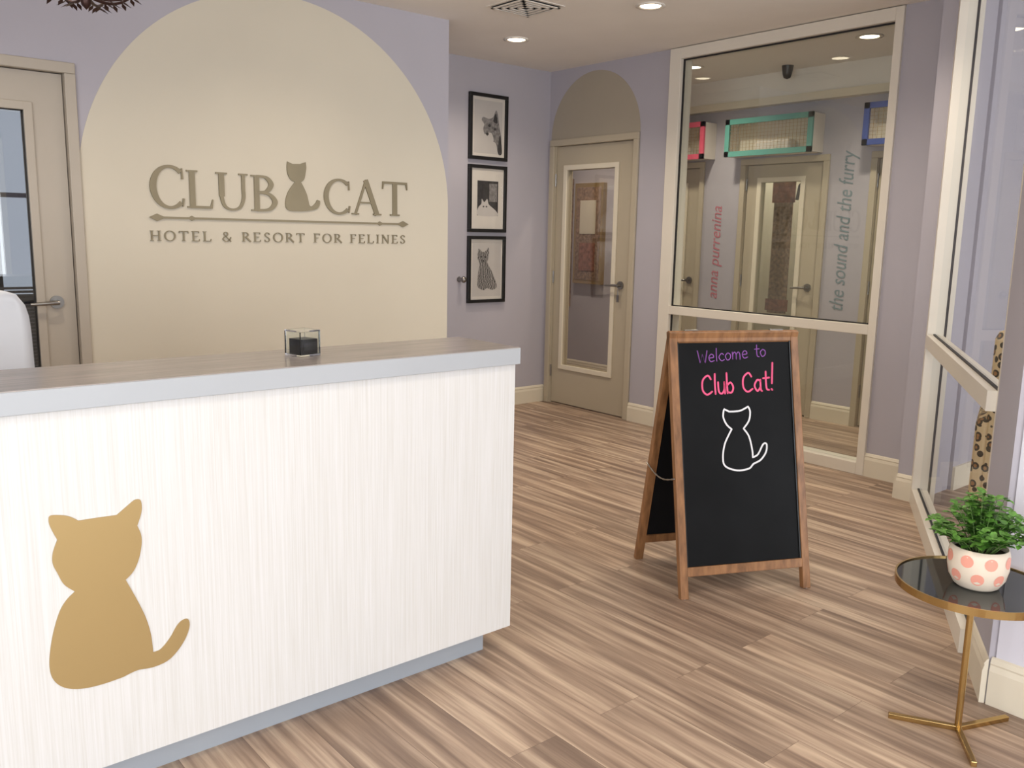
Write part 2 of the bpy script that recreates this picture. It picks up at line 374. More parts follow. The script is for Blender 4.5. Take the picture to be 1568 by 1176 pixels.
# ---------------------------------------------------------------- doors
def lever(b_,x,z,dirx,mat=M_metal):
    b_.tube([(x,z,0),(x,z,0.012)],0.032,mat,24)
    b_.tube([(x,z,0.01),(x,z,0.05)],0.011,mat,12)
    b_.tube([(x,z,0.05),(x+dirx*0.02,z,0.055),(x+dirx*0.07,z-0.003,0.055),(x+dirx*0.125,z-0.006,0.05)],[0.011,0.011,0.009,0.007],mat,12)
def door(name,o,u,n,w_,h,gx0,gx1,gz0,gz1,md,mg,hx,hdir,hinge,keys=False,fw=0.05):
    b_=B(name); b_.frame(o,u,(0,0,1),n)
    for a,c in((-fw,0),(w_,w_+fw)): b_.box(a,c,0,h,0.0,0.02,md,0.004)
    b_.box(-fw,w_+fw,h,h+fw,0.0,0.02,md,0.004)
    e=0.04
    b_.box(-e,0,0,h,-0.118,0.0,md); b_.box(w_,w_+e,0,h,-0.118,0.0,md); b_.box(-e,w_+e,h,h+e,-0.118,0.0,md)
    b_.box(0,0.012,0,h,-0.10,-0.07,md); b_.box(w_-0.012,w_,0,h,-0.10,-0.07,md); b_.box(0,w_,h-0.012,h,-0.10,-0.07,md)
    z0,z1=-0.065,-0.02
    g=0.004
    b_.box(g,gx0,0.01,h-g,z0,z1,md); b_.box(gx1,w_-g,0.01,h-g,z0,z1,md)
    b_.box(gx0,gx1,0.01,gz0,z0,z1,md); b_.box(gx0,gx1,gz1,h-g,z0,z1,md)
    t=0.035
    for (a,c,d,e) in((gx0-t,gx0+0.005,gz0-t,gz1+t),(gx1-0.005,gx1+t,gz0-t,gz1+t),(gx0,gx1,gz0-t,gz0+0.005),(gx0,gx1,gz1-0.005,gz1+t)):
        b_.box(a,c,d,e,z1,z1+0.014,M_trim if md is not M_doorL else md,0.004)
        b_.box(a,c,d,e,z0-0.012,z0,md)
    b_.box(gx0,gx1,gz0,gz1,-0.046,-0.04,mg)
    M=b_.M.copy()
    b_.M=M@Matrix.Translation((0,0,z1)); lever(b_,hx,1.05,hdir)
    if keys:
        b_.tube([(hx,1.02,0.03),(hx,0.97,0.03)],0.004,M_metal,8); b_.box(hx-0.012,hx+0.012,0.92,0.975,0.028,0.032,M_metal)
    b_.M=M
    for z in(0.28,1.08,1.88): b_.tube([(hinge,z-0.05,-0.012),(hinge,z+0.05,-0.012)],0.008,M_metal,10)
    return b_.done()
door('door_1',(0.22,LY,0),(1,0,0),(0,-1,0),0.915,2.14,0.17,0.74,0.62,1.96,M_doorL,M_glass3,0.825,-1,0.0)
w=B('window_blind')
for i in range(26): 
    z=0.66+i*0.018
    w.box(0.35,1.02,LY+0.105,LY+0.118,z,z+0.012,M_blind)
w.done()
w=B('wall_office')
for x0,x1,z0,z1 in [(-0.8,0.7,0,H),(1.55,3.28,0,H),(0.7,1.55,0,0.9),(0.7,1.55,2.35,H)]: w.box(x0,x1,6.6,6.7,z0,z1,M_lav)
w.box(-0.9,-0.8,4.85,6.7,0,H,M_lav)
w.done()
w=B('reflection_standin_window');  # added window: its bright opening imitates a reflection in the left door glass
for a in((0.7,0.75,0.9,2.35),(1.5,1.55,0.9,2.35),(1.10,1.14,0.9,2.35),(0.7,1.55,0.9,0.95),(0.7,1.55,2.3,2.35),(0.7,1.55,1.6,1.63)): w.box(a[0],a[1],6.6,6.66,a[2],a[3],M_black)
w.done()
door('door_2',(X0,5.49,0),(0,-1,0),(-1,0,0),0.88,2.15,0.13,0.68,0.34,1.96,M_door,M_glass2,0.775,-1,0.0,keys=True)
door('door_3',(CX,4.53,0),(0,-1,0),(-1,0,0),0.72,2.04,0.14,0.52,0.4,1.90,M_door,M_glass,0.64,-1,0.0)
door('door_4',(CX,5.75,0),(0,-1,0),(-1,0,0),0.74,2.04,0.12,0.56,0.4,1.88,M_door,M_glass,0.66,-1,0.0)
door('door_5',(CX,3.37,0),(0,-1,0),(-1,0,0),0.74,2.04,0.14,0.60,0.4,1.88,M_door,M_glass,0.67,-1,0.0)

# painted arches
w=B('painted_arch_mural'); w.frame((0,LY,0),(1,0,0),(0,0,1),(0,-1,0))
cxx,cz,rr=2.285,1.58,1.115
pts=[(1.186,0.0),(3.40,0.0),(3.40,cz)]+[(cxx+rr*math.cos(math.pi*i/72),cz+rr*math.sin(math.pi*i/72)) for i in range(1,72)]+[(1.186,cz-0.1)]
pts=[p for p in pts if p[0]>=1.186]
w.poly(pts,0,0.002,M_cream); w.done()
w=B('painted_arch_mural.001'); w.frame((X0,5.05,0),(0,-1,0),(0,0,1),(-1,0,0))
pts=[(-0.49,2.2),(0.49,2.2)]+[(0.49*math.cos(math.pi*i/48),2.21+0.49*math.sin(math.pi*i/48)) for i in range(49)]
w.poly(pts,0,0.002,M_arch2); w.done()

# glass partition
w=B('window_4'); 
def fy(y0,y1,z0,z1,d0=5.02,d1=5.15): w.box(d0,d1,y0,y1,z0,z1,M_white_al,0.003)
fy(4.19,4.29,0,2.745); fy(2.59,2.64,0,2.745); fy(2.64,4.19,2.67,2.745); fy(2.64,4.19,0.87,0.93); fy(2.64,4.19,0,0.075)
w.box(5.05,5.06,2.64,2.65,0.075,2.67,M_gasket)
w.box(5.05,5.06,4.18,4.19,0.075,2.67,M_gasket)
w.box(5.05,5.06,2.64,4.19,2.66,2.67,M_gasket); w.box(5.05,5.06,2.64,4.19,0.93,0.938,M_gasket)
w.box(5.07,5.076,2.64,4.19,0.075,0.87,M_glass); w.box(5.07,5.076,2.64,4.19,0.93,2.67,M_glass)
w.done()

def tbox(name,y0,y1,z0,z1,mc):
    w=B(name); xf=6.18
    w.box(xf+0.004,6.349,y0+0.01,y1-0.01,z1-0.02,z1-0.004,M_boxw); w.box(xf+0.004,6.349,y0+0.01,y1-0.01,z0+0.004,z0+0.02,M_boxw)
    w.box(xf+0.004,6.349,y0+0.004,y0+0.02,z0+0.004,z1-0.004,M_boxw); w.box(xf+0.004,6.349,y1-0.02,y1-0.004,z0+0.004,z1-0.004,M_boxw)
    t=0.042
    w.box(xf-0.01,xf+0.01,y0,y1,z1-t,z1,mc); w.box(xf-0.01,xf+0.01,y0,y1,z0,z0+t,mc); w.box(xf-0.01,xf+0.01,y0,y0+t,z0,z1,mc); w.box(xf-0.01,xf+0.01,y1-t,y1,z0,z1,mc)
    for i in range(1,22):
        y=y0+t+(y1-y0-2*t)*i/22; w.box(xf,xf+0.003,y-0.001,y+0.001,z0+t,z1-t,M_gold)
    for i in range(1,8):
        z=z0+t+(z1-z0-2*t)*i/8; w.box(xf,xf+0.003,y0+t,y1-t,z-0.001,z+0.001,M_gold)
    w.box(6.33,6.345,y0+0.02,y1-0.02,z0+0.02,z1-0.02,M_cream)
    w.box(6.22,6.33,(y0+y1)/2-0.18,(y0+y1)/2+0.15,z0+0.02,z0+0.12,M_boxw,0.02)
    w.done()
tbox('cat_perch_window',3.83,4.64,2.10,2.40,M_teal)
tbox('cat_perch_window.001',4.86,5.66,2.10,2.41,M_pink)
tbox('cat_perch_window.002',2.60,3.42,2.12,2.42,M_blue)

def walltext(name,body,o,size,mat,shear=0.25,length=None):
    c=bpy.data.curves.new(name,'FONT'); c.body=body; c.size=size; c.shear=shear; c.extrude=0.001; c.materials.append(mat)
    ob=bpy.data.objects.new(name,c); scene.collection.objects.link(ob)
    m=Matrix(((0,0,-1,o[0]),(0,1,0,o[1]),(1,0,0,o[2]),(0,0,0,1))); ob.matrix_world=m
    bpy.context.view_layer.update()
    if length:
        k=length/ob.dimensions.x; ob.matrix_world=m@Matrix.Diagonal((k,1,1,1))
    bpy.context.view_layer.update()
    return ob
walltext('wall_quote_lettering','anna purrenina',(6.348,4.76,0.90),0.15,M_txtpink,length=0.80)
walltext('wall_quote_lettering.001','the sound and the furry',(6.348,3.56,0.88),0.17,M_txtblue,length=1.22)

w=B('ornate_wall_hanging'); hx=6.62
w.box(hx,hx+.01,4.24,4.42,0.80,1.90,M_rug); w.box(hx-.005,hx+.002,4.22,4.44,1.74,1.92,M_rug2); w.box(hx-.005,hx,4.22,4.44,0.82,0.92,M_rug2)
w.tube([(hx-.005,4.12,1.94),(hx-.005,4.48,1.94)],0.014,M_gold,10); 
w.tube([(hx-.005,4.10,1.80),(hx-.005,4.14,1.92),(hx-.005,4.18,1.88),(hx-.005,4.2,1.76)],0.014,M_black,8)
w.tube([(hx-.005,4.33,1.94),(hx-.005,4.33,2.75)],0.004,M_gold,6)
w.done()
w=B('framed_tapestry')
w.box(6.30,6.349,6.15,6.55,0.95,1.95,M_gold); w.box(6.295,6.30,6.18,6.52,0.99,1.91,M_rug); w.box(6.29,6.296,6.24,6.46,1.45,1.78,M_cream); w.box(6.29,6.296,6.24,6.46,1.08,1.36,M_rug2)
w.box(6.33,6.349,6.62,6.95,0.7,2.0,M_rug); w.box(6.325,6.331,6.66,6.91,0.75,1.95,M_cream)
w.done()

# ---------------------------------------------------------------- ceiling fittings
def downlight(x,y,z=H):
    w=B('recessed_downlight'); w.lathe((x,y,z),[(0.085,0.0),(0.088,-0.006),(0.066,-0.008),(0.06,-0.003)],M_boxw,32); w.lathe((x,y,z),[(0.061,-0.003),(0.0,-0.003)],M_lamp,32); w.done()
DL=[(4.05,4.84),(4.03,3.61),(4.03,2.3),(2.2,3.7),(0.6,3.7),(0.6,1.0),(2.2,1.0),(5.66,4.60),(5.62,3.12),(5.62,6.1)]
for x,y in DL: downlight(x,y)
w=B('air_vent'); cxv,cyv,hv=3.52,4.13,0.165
w.box(cxv-hv,cxv+hv,cyv-hv,cyv+hv,H-0.004,H,M_boxw)
w.box(cxv-0.145,cxv+0.145,cyv-0.145,cyv+0.145,H-0.006,H-0.0045,M_darkpl)
for k in range(4):
    a=hv-0.02-k*0.034; z0=H-0.012
    for (x0,x1,y0,y1) in((-a,a,a-0.018,a),(-a,a,-a,-a+0.018),(-a,-a+0.018,-a,a),(a-0.018,a,-a,a)):
        w.box(cxv+x0,cxv+x1,cyv+y0,cyv+y1,z0-0.004,z0,M_boxw)
w.done()
w=B('ceiling_camera_dome'); w.lathe((6.12,4.05,2.75),[(0.0,-0.10),(0.025,-0.09),(0.036,-0.06),(0.04,-0.03),(0.045,0)],M_black,24); w.done()
w=B('branch_chandelier'); hc=Vector((0.93,3.50,-0.055))
w.tube([(hc.x,hc.y,H),(hc.x,hc.y,H-0.02)],0.06,M_bronze,24)
w.tube([(hc.x,hc.y,H),(hc.x,hc.y,2.21)],0.008,M_bronze,10)
w.lathe((hc.x,hc.y,2.215),[(0,-0.035),(0.015,-0.02),(0.02,0),(0.01,0.03),(0,0.035)],M_bronze,16)
for i in range(8):
    a_=2*math.pi*i/8+0.2; d=Vector((math.cos(a_),math.sin(a_),0)); r_=0.20+0.03*(i%2)
    pts=[hc+d*r_*q+Vector((0,0,2.29-0.05*math.sin(q*math.pi*0.6)+0.10*q*q)) for q in [k/6 for k in range(7)]]
    w.tube([tuple(p) for p in pts],[0.007-0.0006*k for k in range(7)],M_bronze,8)
    for q in(2,3,4,5):
        p=pts[q]; s_=Vector((-d.y,d.x,0))
        for sg in(-1,1):
            e=p+d*0.03+s_*sg*0.03+Vector((0,0,-0.02)); mid=(p+e)/2
            nn=(e-p).cross(Vector((0,0,1))).normalized()*0.008
            w.add([tuple(p),tuple(mid+nn),tuple(e),tuple(mid-nn)],[(0,1,2,3)],M_bronze)
    w.lathe(pts[-1],[(0.0,0),(0.014,0.005),(0.016,0.04),(0.011,0.075),(0,0.085)],M_boxw,14)
w.done()

# ---------------------------------------------------------------- reception counter
w=B('reception_counter')
w.box(-1.6,1.83,2.16,2.20,0.09,1.01,M_lam)
w.box(1.79,1.83,2.20,2.47,0.09,1.01,M_lam)
w.box(-1.6,-1.56,2.20,2.47,0.09,1.01,M_lam)
w.box(-1.54,1.76,2.22,2.44,0,0.09,M_toe)
w.box(-1.56,1.79,2.43,2.47,0.09,1.01,M_lam)
w.box(-1.62,1.84,2.145,2.485,1.005,1.058,M_band,0.002)
w.box(-1.62,1.838,2.148,2.483,1.058,1.0605,M_ctop)
w.box(-1.5,1.2,2.49,3.1,0.72,0.76,M_ctop); w.box(-1.5,-1.46,2.49,3.05,0,0.72,M_lam); w.box(1.1,1.14,2.49,3.05,0,0.72,M_lam)
w.done()
G=pairs([433,761,467,753,490,737,531,736,575,734,600,752,618,764,631,762,634,745,631,725,621,698,629,672,628,643,619,608,605,582,587,566,602,530,617,492,631,450,640,405,643,358,662,361,686,384,704,411,719,423,734,422,737,402,726,373,705,345,677,324,640,318,603,322,568,315,522,312,477,315,442,327,419,348,408,376,408,415,418,469,435,521,452,548,472,565,450,588,438,618,429,645,431,671,442,700,430,732,427,750])
w=B('cat_silhouette_decal'); w.frame((0,2.1595,0),(1,0,0),(0,0,1),(0,-1,0))
w.poly(cornered(G,[2,4,10,15,20,32,42,47]),0,0.0018,M_goldcat); w.done()
w=B('acrylic_card_box'); ang=math.radians(12); M=Matrix.Translation((1.16,2.335,1.0607))@Matrix.Rotation(ang,4,'Z')
w.M=M; a=0.036
for x0,x1,y0,y1,z0,z1 in((-a,a,-a,a,0,0.006),(-a,a,-a,-a+.004,.006,.072),(-a,a,a-.004,a,.006,.072),(-a,-a+.004,-a+.004,a-.004,.006,.072),(a-.004,a,-a+.004,a-.004,.006,.072),(-a,a,-a,a,.072,.076)):
    w.box(x0,x1,y0,y1,z0,z1,M_acr)
w.box(-0.024,0.030,-0.03,0.028,0.0065,0.050,M_black)
w.box(-0.020,0.026,-0.0312,-0.03,0.018,0.04,M_ink)
w.done()

# ---------------------------------------------------------------- serif lettering
T,t=0.155,0.07
def arc(cx,cy,rx,ry,a0,a1,n=28): return [(cx+rx*math.cos(math.radians(a0+(a1-a0)*i/n)),cy+ry*math.sin(math.radians(a0+(a1-a0)*i/n))) for i in range(n+1)]
def wv(pts,thin,thick,cx):
    out=[]
    for i in range(len(pts)):
        a=pts[max(i-1,0)]; b2=pts[min(i+1,len(pts)-1)]; dx,dy=b2[0]-a[0],b2[1]-a[1]; l=math.hypot(dx,dy) or 1
        out.append(thin+(thick-thin)*abs(dy/l)**2)
    return out
def serif(x,y,w=0.32,up=True): 
    d=0.02 if up else -0.02
    return ([(x-w/2,y+d),(x+w/2,y+d)],0.045)
def stem(x,w=T,s0=True,s1=True):
    o=[([(x,0.0),(x,1.0)],w)]
    if s0:o.append(serif(x,0)); 
    if s1:o.append(serif(x,1,up=False))
    return o
def curve(pts,thin=t,thick=T,k=8):
    p=smooth([(a,b,0) for a,b in pts],k); p=[(q[0],q[1]) for q in p]; return (p,wv(p,thin,thick,0))
GL={}
a=arc(0.5,0.5,0.44,0.49,48,312); GL['C']=(0.95,[(a,wv(a,t,T,0)),([(0.83,0.96),(0.84,0.70)],[0.03,0.05]),([(0.83,0.04),(0.86,0.24)],[0.03,0.05])])
GL['L']=(0.78,stem(0.16)+[([(0.1,0.025),(0.68,0.025)],t),([(0.69,0.0),(0.74,0.24)],[0.07,0.03])])
GL['U']=(0.95,[curve([(0.17,1),(0.17,0.6),(0.17,0.32),(0.26,0.08),(0.47,0.0),(0.68,0.08),(0.78,0.32),(0.78,0.6),(0.78,1)],0.06,0.10),([(0.17,1),(0.17,0.35)],T),serif(0.17,1,up=False),serif(0.78,1,0.26,False)])
GL['B']=(0.80,stem(0.16)+[curve([(0.16,0.975),(0.42,0.95),(0.56,0.76),(0.42,0.56),(0.18,0.53)]),curve([(0.18,0.53),(0.5,0.48),(0.66,0.27),(0.5,0.06),(0.16,0.025)])])
GL['A']=(0.95,[([(0.10,0),(0.47,1.03)],t),([(0.45,1.03),(0.84,0)],T),([(0.22,0.36),(0.72,0.36)],0.05),serif(0.10,0,0.24),serif(0.84,0,0.28)])
GL['T']=(0.88,[([(0.44,0),(0.44,0.98)],T),serif(0.44,0),([(0.04,0.97),(0.84,0.97)],t),([(0.06,1.0),(0.03,0.78)],[0.06,0.03]),([(0.82,1.0),(0.85,0.78)],[0.06,0.03])])
GL['H']=(0.95,stem(0.16)+stem(0.79)+[([(0.16,0.52),(0.79,0.52)],t)])
a=arc(0.5,0.5,0.44,0.49,0,360,40); GL['O']=(1.0,[(a,wv(a,t,T,0))])
GL['E']=(0.75,stem(0.16)+[([(0.1,0.025),(0.66,0.025)],t),([(0.67,0),(0.7,0.22)],[0.06,0.03]),([(0.16,0.52),(0.55,0.52)],t),([(0.1,0.975),(0.62,0.975)],t),([(0.62,1),(0.64,0.8)],[0.06,0.03])])
GL['F']=(0.70,stem(0.16)+[([(0.16,0.52),(0.53,0.52)],t),([(0.1,0.975),(0.62,0.975)],t),([(0.62,1),(0.64,0.8)],[0.06,0.03])])
GL['R']=(0.85,stem(0.16)+[curve([(0.16,0.975),(0.44,0.95),(0.6,0.74),(0.44,0.53),(0.18,0.5)]),([(0.36,0.5),(0.84,0.0)],T)])
GL['S']=(0.68,[curve([(0.56,0.86),(0.36,0.98),(0.14,0.82),(0.2,0.62),(0.48,0.42),(0.56,0.2),(0.36,0.02),(0.12,0.14)],0.07,0.13),([(0.55,0.96),(0.57,0.76)],[0.03,0.05]),([(0.11,0.04),(0.10,0.26)],[0.05,0.03])])
GL['N']=(0.98,[([(0.16,0),(0.16,1)],t),([(0.14,1),(0.82,0)],T),([(0.82,0),(0.82,1)],t),serif(0.16,0,0.24),serif(0.12,1,0.2,False),serif(0.82,1,0.24,False)])
GL['I']=(0.36,stem(0.18))
GL['&']=(0.95,[curve([(0.86,0.45),(0.72,0.18),(0.42,0.0),(0.12,0.22),(0.24,0.46),(0.52,0.66),(0.52,0.9),(0.34,0.98),(0.22,0.8),(0.4,0.5),(0.86,0.0)],0.06,0.13)])
GL[' ']=(0.42,[])
def put(b_,ch,x0,x1,zb,h,d0,d1,mat):
    adv,st=GL[ch]; sx=(x1-x0)/adv
    for i,(pts,wd_) in enumerate(st):
        ww=[q*h for q in wd_] if isinstance(wd_,list) else wd_*h
        b_.ribbon([(x0+p[0]*sx,zb+p[1]*h) for p in pts],ww,d0,d1+0.0003*i,mat)
w=B('wall_sign_lettering'); w.frame((0,LY-0.0025,0),(1,0,0),(0,0,1),(0,-1,0))
D0,D1=0.0,0.008
for ch,x0,x1,zb,h in [('C',1.515,1.70,1.525,0.215),('L',1.70,1.845,1.53,0.195),('U',1.855,2.045,1.528,0.195),('B',2.055,2.225,1.525,0.195),('C',2.505,2.69,1.525,0.20),('A',2.69,2.885,1.525,0.20),('T',2.895,3.085,1.525,0.205)]:
    put(w,ch,x0,x1,zb,h,D0,D1,M_sign)
w.ribbon([(1.56,1.475),(3.04,1.475)],0.011,D0,D1,M_sign)
for x,s_ in((1.50,1),(3.09,-1)):
    w.poly([(x,1.475),(x+s_*0.04,1.494),(x+s_*0.085,1.475),(x+s_*0.04,1.456)],D0,D1+0.0004,M_sign)
for x in(1.70,2.86): w.poly([(x,1.475),(x+0.02,1.488),(x+0.05,1.475),(x+0.02,1.462)],D0,D1+0.0004,M_sign)
txt='HOTEL & RESORT FOR FELINES'; tot=sum(GL[c][0]+0.28 for c in txt); k=(3.085-1.50)/tot; x=1.50
for c in txt:
    put(w,c,x,x+GL[c][0]*k,1.355,0.052,D0,D1*0.8,M_sign); x+=(GL[c][0]+0.28)*k
S_=pairs([2275,1807,2306,1795,2355,1798,2388,1811,2391,1780,2386,1749,2377,1715,2357,1696,2375,1665,2392,1628,2403,1584,2408,1568,2422,1562,2445,1580,2458,1601,2475,1596,2474,1575,2455,1550,2407,1537,2349,1532,2288,1533,2262,1549,2258,1585,2275,1635,2303,1675,2320,1694,2290,1712,2274,1746,2272,1780])
w.poly(cornered(S_,[0,1,2,3,7,14,15,25],4),D0,D1,M_sign)
w.done()

# ---------------------------------------------------------------- pictures
M_pglass=glass('picture_glass',(0.97,0.97,0.97,1),0.03,0.4)
def picture(name,z0,z1,kind):
    w=B(name); w.frame((4.19,5.5695,z0),(1,0,0),(0,0,1),(0,-1,0)); W,Hh=0.38,z1-z0; f=0.026
    for a in((0,W,0,f),(0,W,Hh-f,Hh),(0,f,f,Hh-f),(W-f,W,f,Hh-f)): w.box(*a,0,0.028,M_black,0.002)
    w.box(f,W-f,f,Hh-f,0,0.012,M_mat)
    z=0.0125
    def S(p,m,dz=0.0005,zz=z,k=4): w.poly([(q[0],q[1]) for q in smooth([(a_,b_,0) for a_,b_ in p],k,True)],zz,zz+dz,m)
    if kind==1:
        w.box(0.05,0.33,0.05,0.45,0.012,z,M_lightphoto)
        S([(0.29,0.06),(0.27,0.13),(0.22,0.155),(0.16,0.19),(0.14,0.235),(0.15,0.27),(0.125,0.30),(0.14,0.325),(0.19,0.315),(0.235,0.33),(0.265,0.385),(0.285,0.35),(0.30,0.27),(0.32,0.19),(0.325,0.10),(0.33,0.06)],M_greyphoto)
        S([(0.24,0.30),(0.262,0.36),(0.28,0.29)],M_ink,0.001,z+0.0006); S([(0.185,0.262),(0.20,0.275),(0.215,0.262),(0.20,0.252)],M_ink,0.001,z+0.0006); S([(0.245,0.24),(0.258,0.252),(0.27,0.24),(0.258,0.23)],M_ink,0.001,z+0.0006)
        S([(0.165,0.20),(0.18,0.21),(0.195,0.20),(0.18,0.185)],M_ink,0.001,z+0.0006)
        S([(0.155,0.192),(0.22,0.21),(0.245,0.15),(0.20,0.157)],M_lightphoto,0.0005,z+0.0003)
        S([(0.29,0.06),(0.30,0.18),(0.315,0.18),(0.33,0.06)],M_ink,0.001,z+0.0006)
    elif kind==2:
        w.box(0.09,0.30,0.13,0.40,0.012,z,M_ink)
        S([(0.10,0.13),(0.10,0.19),(0.13,0.22),(0.135,0.26),(0.16,0.235),(0.19,0.26),(0.205,0.22),(0.25,0.19),(0.29,0.16),(0.29,0.13)],M_lightphoto)
        w.box(0.21,0.29,0.24,0.38,z,z+0.0006,M_greyphoto)
        S([(0.145,0.20),(0.152,0.208),(0.16,0.20),(0.152,0.193)],M_ink,0.001,z+0.0006); S([(0.175,0.20),(0.182,0.208),(0.19,0.20),(0.182,0.193)],M_ink,0.001,z+0.0006)
    else:
        w.box(0.05,0.34,0.05,0.48,0.012,z,M_lightphoto)
        S([(0.10,0.14),(0.11,0.24),(0.12,0.31),(0.10,0.36),(0.11,0.43),(0.145,0.405),(0.18,0.41),(0.21,0.44),(0.215,0.37),(0.20,0.32),(0.24,0.26),(0.28,0.19),(0.30,0.12),(0.25,0.10),(0.20,0.115),(0.17,0.10),(0.13,0.11)],M_tabby)
        for ex in(0.135,0.18): S([(ex-0.01,0.365),(ex,0.374),(ex+0.01,0.365),(ex,0.356)],M_ink,0.001,z+0.0006)
        S([(0.15,0.335),(0.158,0.342),(0.166,0.335),(0.158,0.325)],M_ink,0.001,z+0.0006)
    w.box(f,W-f,f,Hh-f,0.018,0.0195,M_pglass)
    w.done()
picture('framed_cat_photo',2.0,2.50,1); picture('framed_cat_photo.001',1.44,1.96,2); picture('framed_cat_photo.002',0.88,1.41,3)
w=B('wall_door_stop'); w.frame((4.12,5.57,1.07),(1,0,0),(0,0,1),(0,-1,0)); w.tube([(0,0,0),(0,0,0.012),(0,0,0.05)],[0.022,0.014,0.01],M_metal,20); w.lathe((0,0,0.06),[(0.0,0.02),(0.02,0.014),(0.026,0.0),(0.018,-0.012),(0.0,-0.015)],M_metal,20); w.done()

# ---------------------------------------------------------------- A-frame chalkboard
FL=Vector((2.644,2.071,0)); FR=Vector((3.173,1.826,0)); u=(FR-FL).normalized(); back=Vector((-u.y,u.x,0))
half=0.235; Ht=1.05
def leaf(w,sgn):
    foot=FL+back*(0 if sgn>0 else 2*half); top=FL+back*half+Vector((0,0,Ht))
    vv=(top-foot).normalized(); L=(top-foot).length
    nn=u.cross(vv); 
    if (nn.dot(-back))*sgn<0: nn=-nn
    w.frame(foot,u,vv,nn)
    W=0.588; r=0.034
    w.box(0,r,0,L,-0.02,0.008,M_wood,0.002); w.box(W-r,W,0,L,-0.02,0.008,M_wood,0.002)
    w.box(r,W-r,L-0.045,L,-0.02,0.008,M_wood,0.002); w.box(r,W-r,0.088,0.125,-0.02,0.008,M_wood,0.002)
    w.box(r,W-r,0.125,L-0.045,-0.012,-0.002,M_chalk)
    w.box(r,r+0.006,0.125,L-0.045,-0.002,0.003,M_black); w.box(W-r-0.006,W-r,0.125,L-0.045,-0.002,0.003,M_black)
    for x in(0.017,W-0.017): w.tube([(x,-0.010,-0.006),(x,0.004,-0.006)],0.011,M_steelw,12)
    return W,L
w=B('a_frame_chalkboard_sign')
leaf(w,-1); W,L=leaf(w,1)
z0,z1=-0.002,-0.0008
CH={'W':(0.95,[[(0,1),(.2,0),(.42,.7),(.62,0),(.82,1)]]),'e':(.58,[[(0,.3),(.2,.33),(.4,.38),(.35,.58),(.15,.6),(0,.32),(.15,.02),(.45,.1)]]),'l':(.28,[[(.08,1.05),(.06,.5),(.08,0)]]),
'c':(.55,[[(.4,.5),(.22,.6),(0,.3),(.2,0),(.45,.1)]]),'o':(.6,[[(.22,.6),(0,.35),(.15,0),(.4,.15),(.42,.45),(.22,.6)]]),'m':(.85,[[(0,.6),(.02,0),(.04,.4),(.2,.6),(.32,.4),(.32,0),(.34,.4),(.52,.6),(.64,.4),(.64,0)]]),
't':(.5,[[(.2,1),(.2,.15),(.38,.02)],[(0,.65),(.42,.68)]]),'C':(.8,[[(.6,.8),(.4,1),(.05,.75),(.02,.25),(.3,0),(.65,.15)]]),'u':(.6,[[(0,.6),(.03,.12),(.22,0),(.4,.2),(.42,.6)],[(.42,.6),(.44,0)]]),
'b':(.6,[[(0,1.05),(0,.5),(.02,0)],[(.02,.05),(.3,.03),(.42,.3),(.25,.55),(0,.4)]]),'a':(.62,[[(.42,.5),(.22,.6),(0,.3),(.18,0),(.4,.2)],[(.42,.6),(.42,.1),(.5,0)]]),'!':(.4,[[(.20,1.45),(.1,.35)],[(.06,.05),(.1,0)]]),' ':(.5,[])}
def chalk(txt,x0,x1,v0,v1,h,wd_,mat):
    tot=sum(CH[c][0] for c in txt); k=(x1-x0)/tot; x=x0
    for c in txt:
        vb=v0+(v1-v0)*(x-x0)/(x1-x0)
        for st in CH[c][1]:
            p=smooth([(a_,b2,0) for a_,b2 in st],5) if c!='W' else st
            w.ribbon([(x+q[0]*k,vb+q[1]*h) for q in p],wd_,z0,z1,mat,round_=True)
        x+=CH[c][0]*k
chalk('Welcome to',0.125,0.445,0.945,0.970,0.050,0.0035,M_chpurple)
chalk('Club Cat!',0.14,0.48,0.815,0.828,0.078,0.0075,M_chpink)
cp=pairs([233,754,256,743,283,743,310,746,344,761,352,739,344,702,318,671,341,638,353,583,354,551,379,563,405,603,421,602,416,570,390,539,356,524,334,506,280,501,228,520,218,557,229,610,252,652,264,670,242,690,228,722])
cc=cornered(cp,[0,1,4,7,10,23],5)
w.ribbon(cc,0.007,z0,z1,M_chwhite,closed=True)
w.M=Matrix.Identity(4)
pa=FL+back*0.10+Vector((0,0,0.47))+u*-0.006; pb=FL+back*(2*half-0.10)+Vector((0,0,0.47))+u*-0.006
pts=[pa+(pb-pa)*(i/14)+Vector((0,0,-0.03*math.sin(math.pi*i/14))) for i in range(15)]
w.tube([tuple(p) for p in pts],[0.004 if i%2 else 0.0025 for i in range(15)],M_metal,8)
for s_ in(0.1,0.49): 
    c=FL+back*half+u*s_+Vector((0,0,Ht)); w.tube([tuple(c-u*0.03),tuple(c+u*0.03)],0.007,M_metal,10)
w.done()

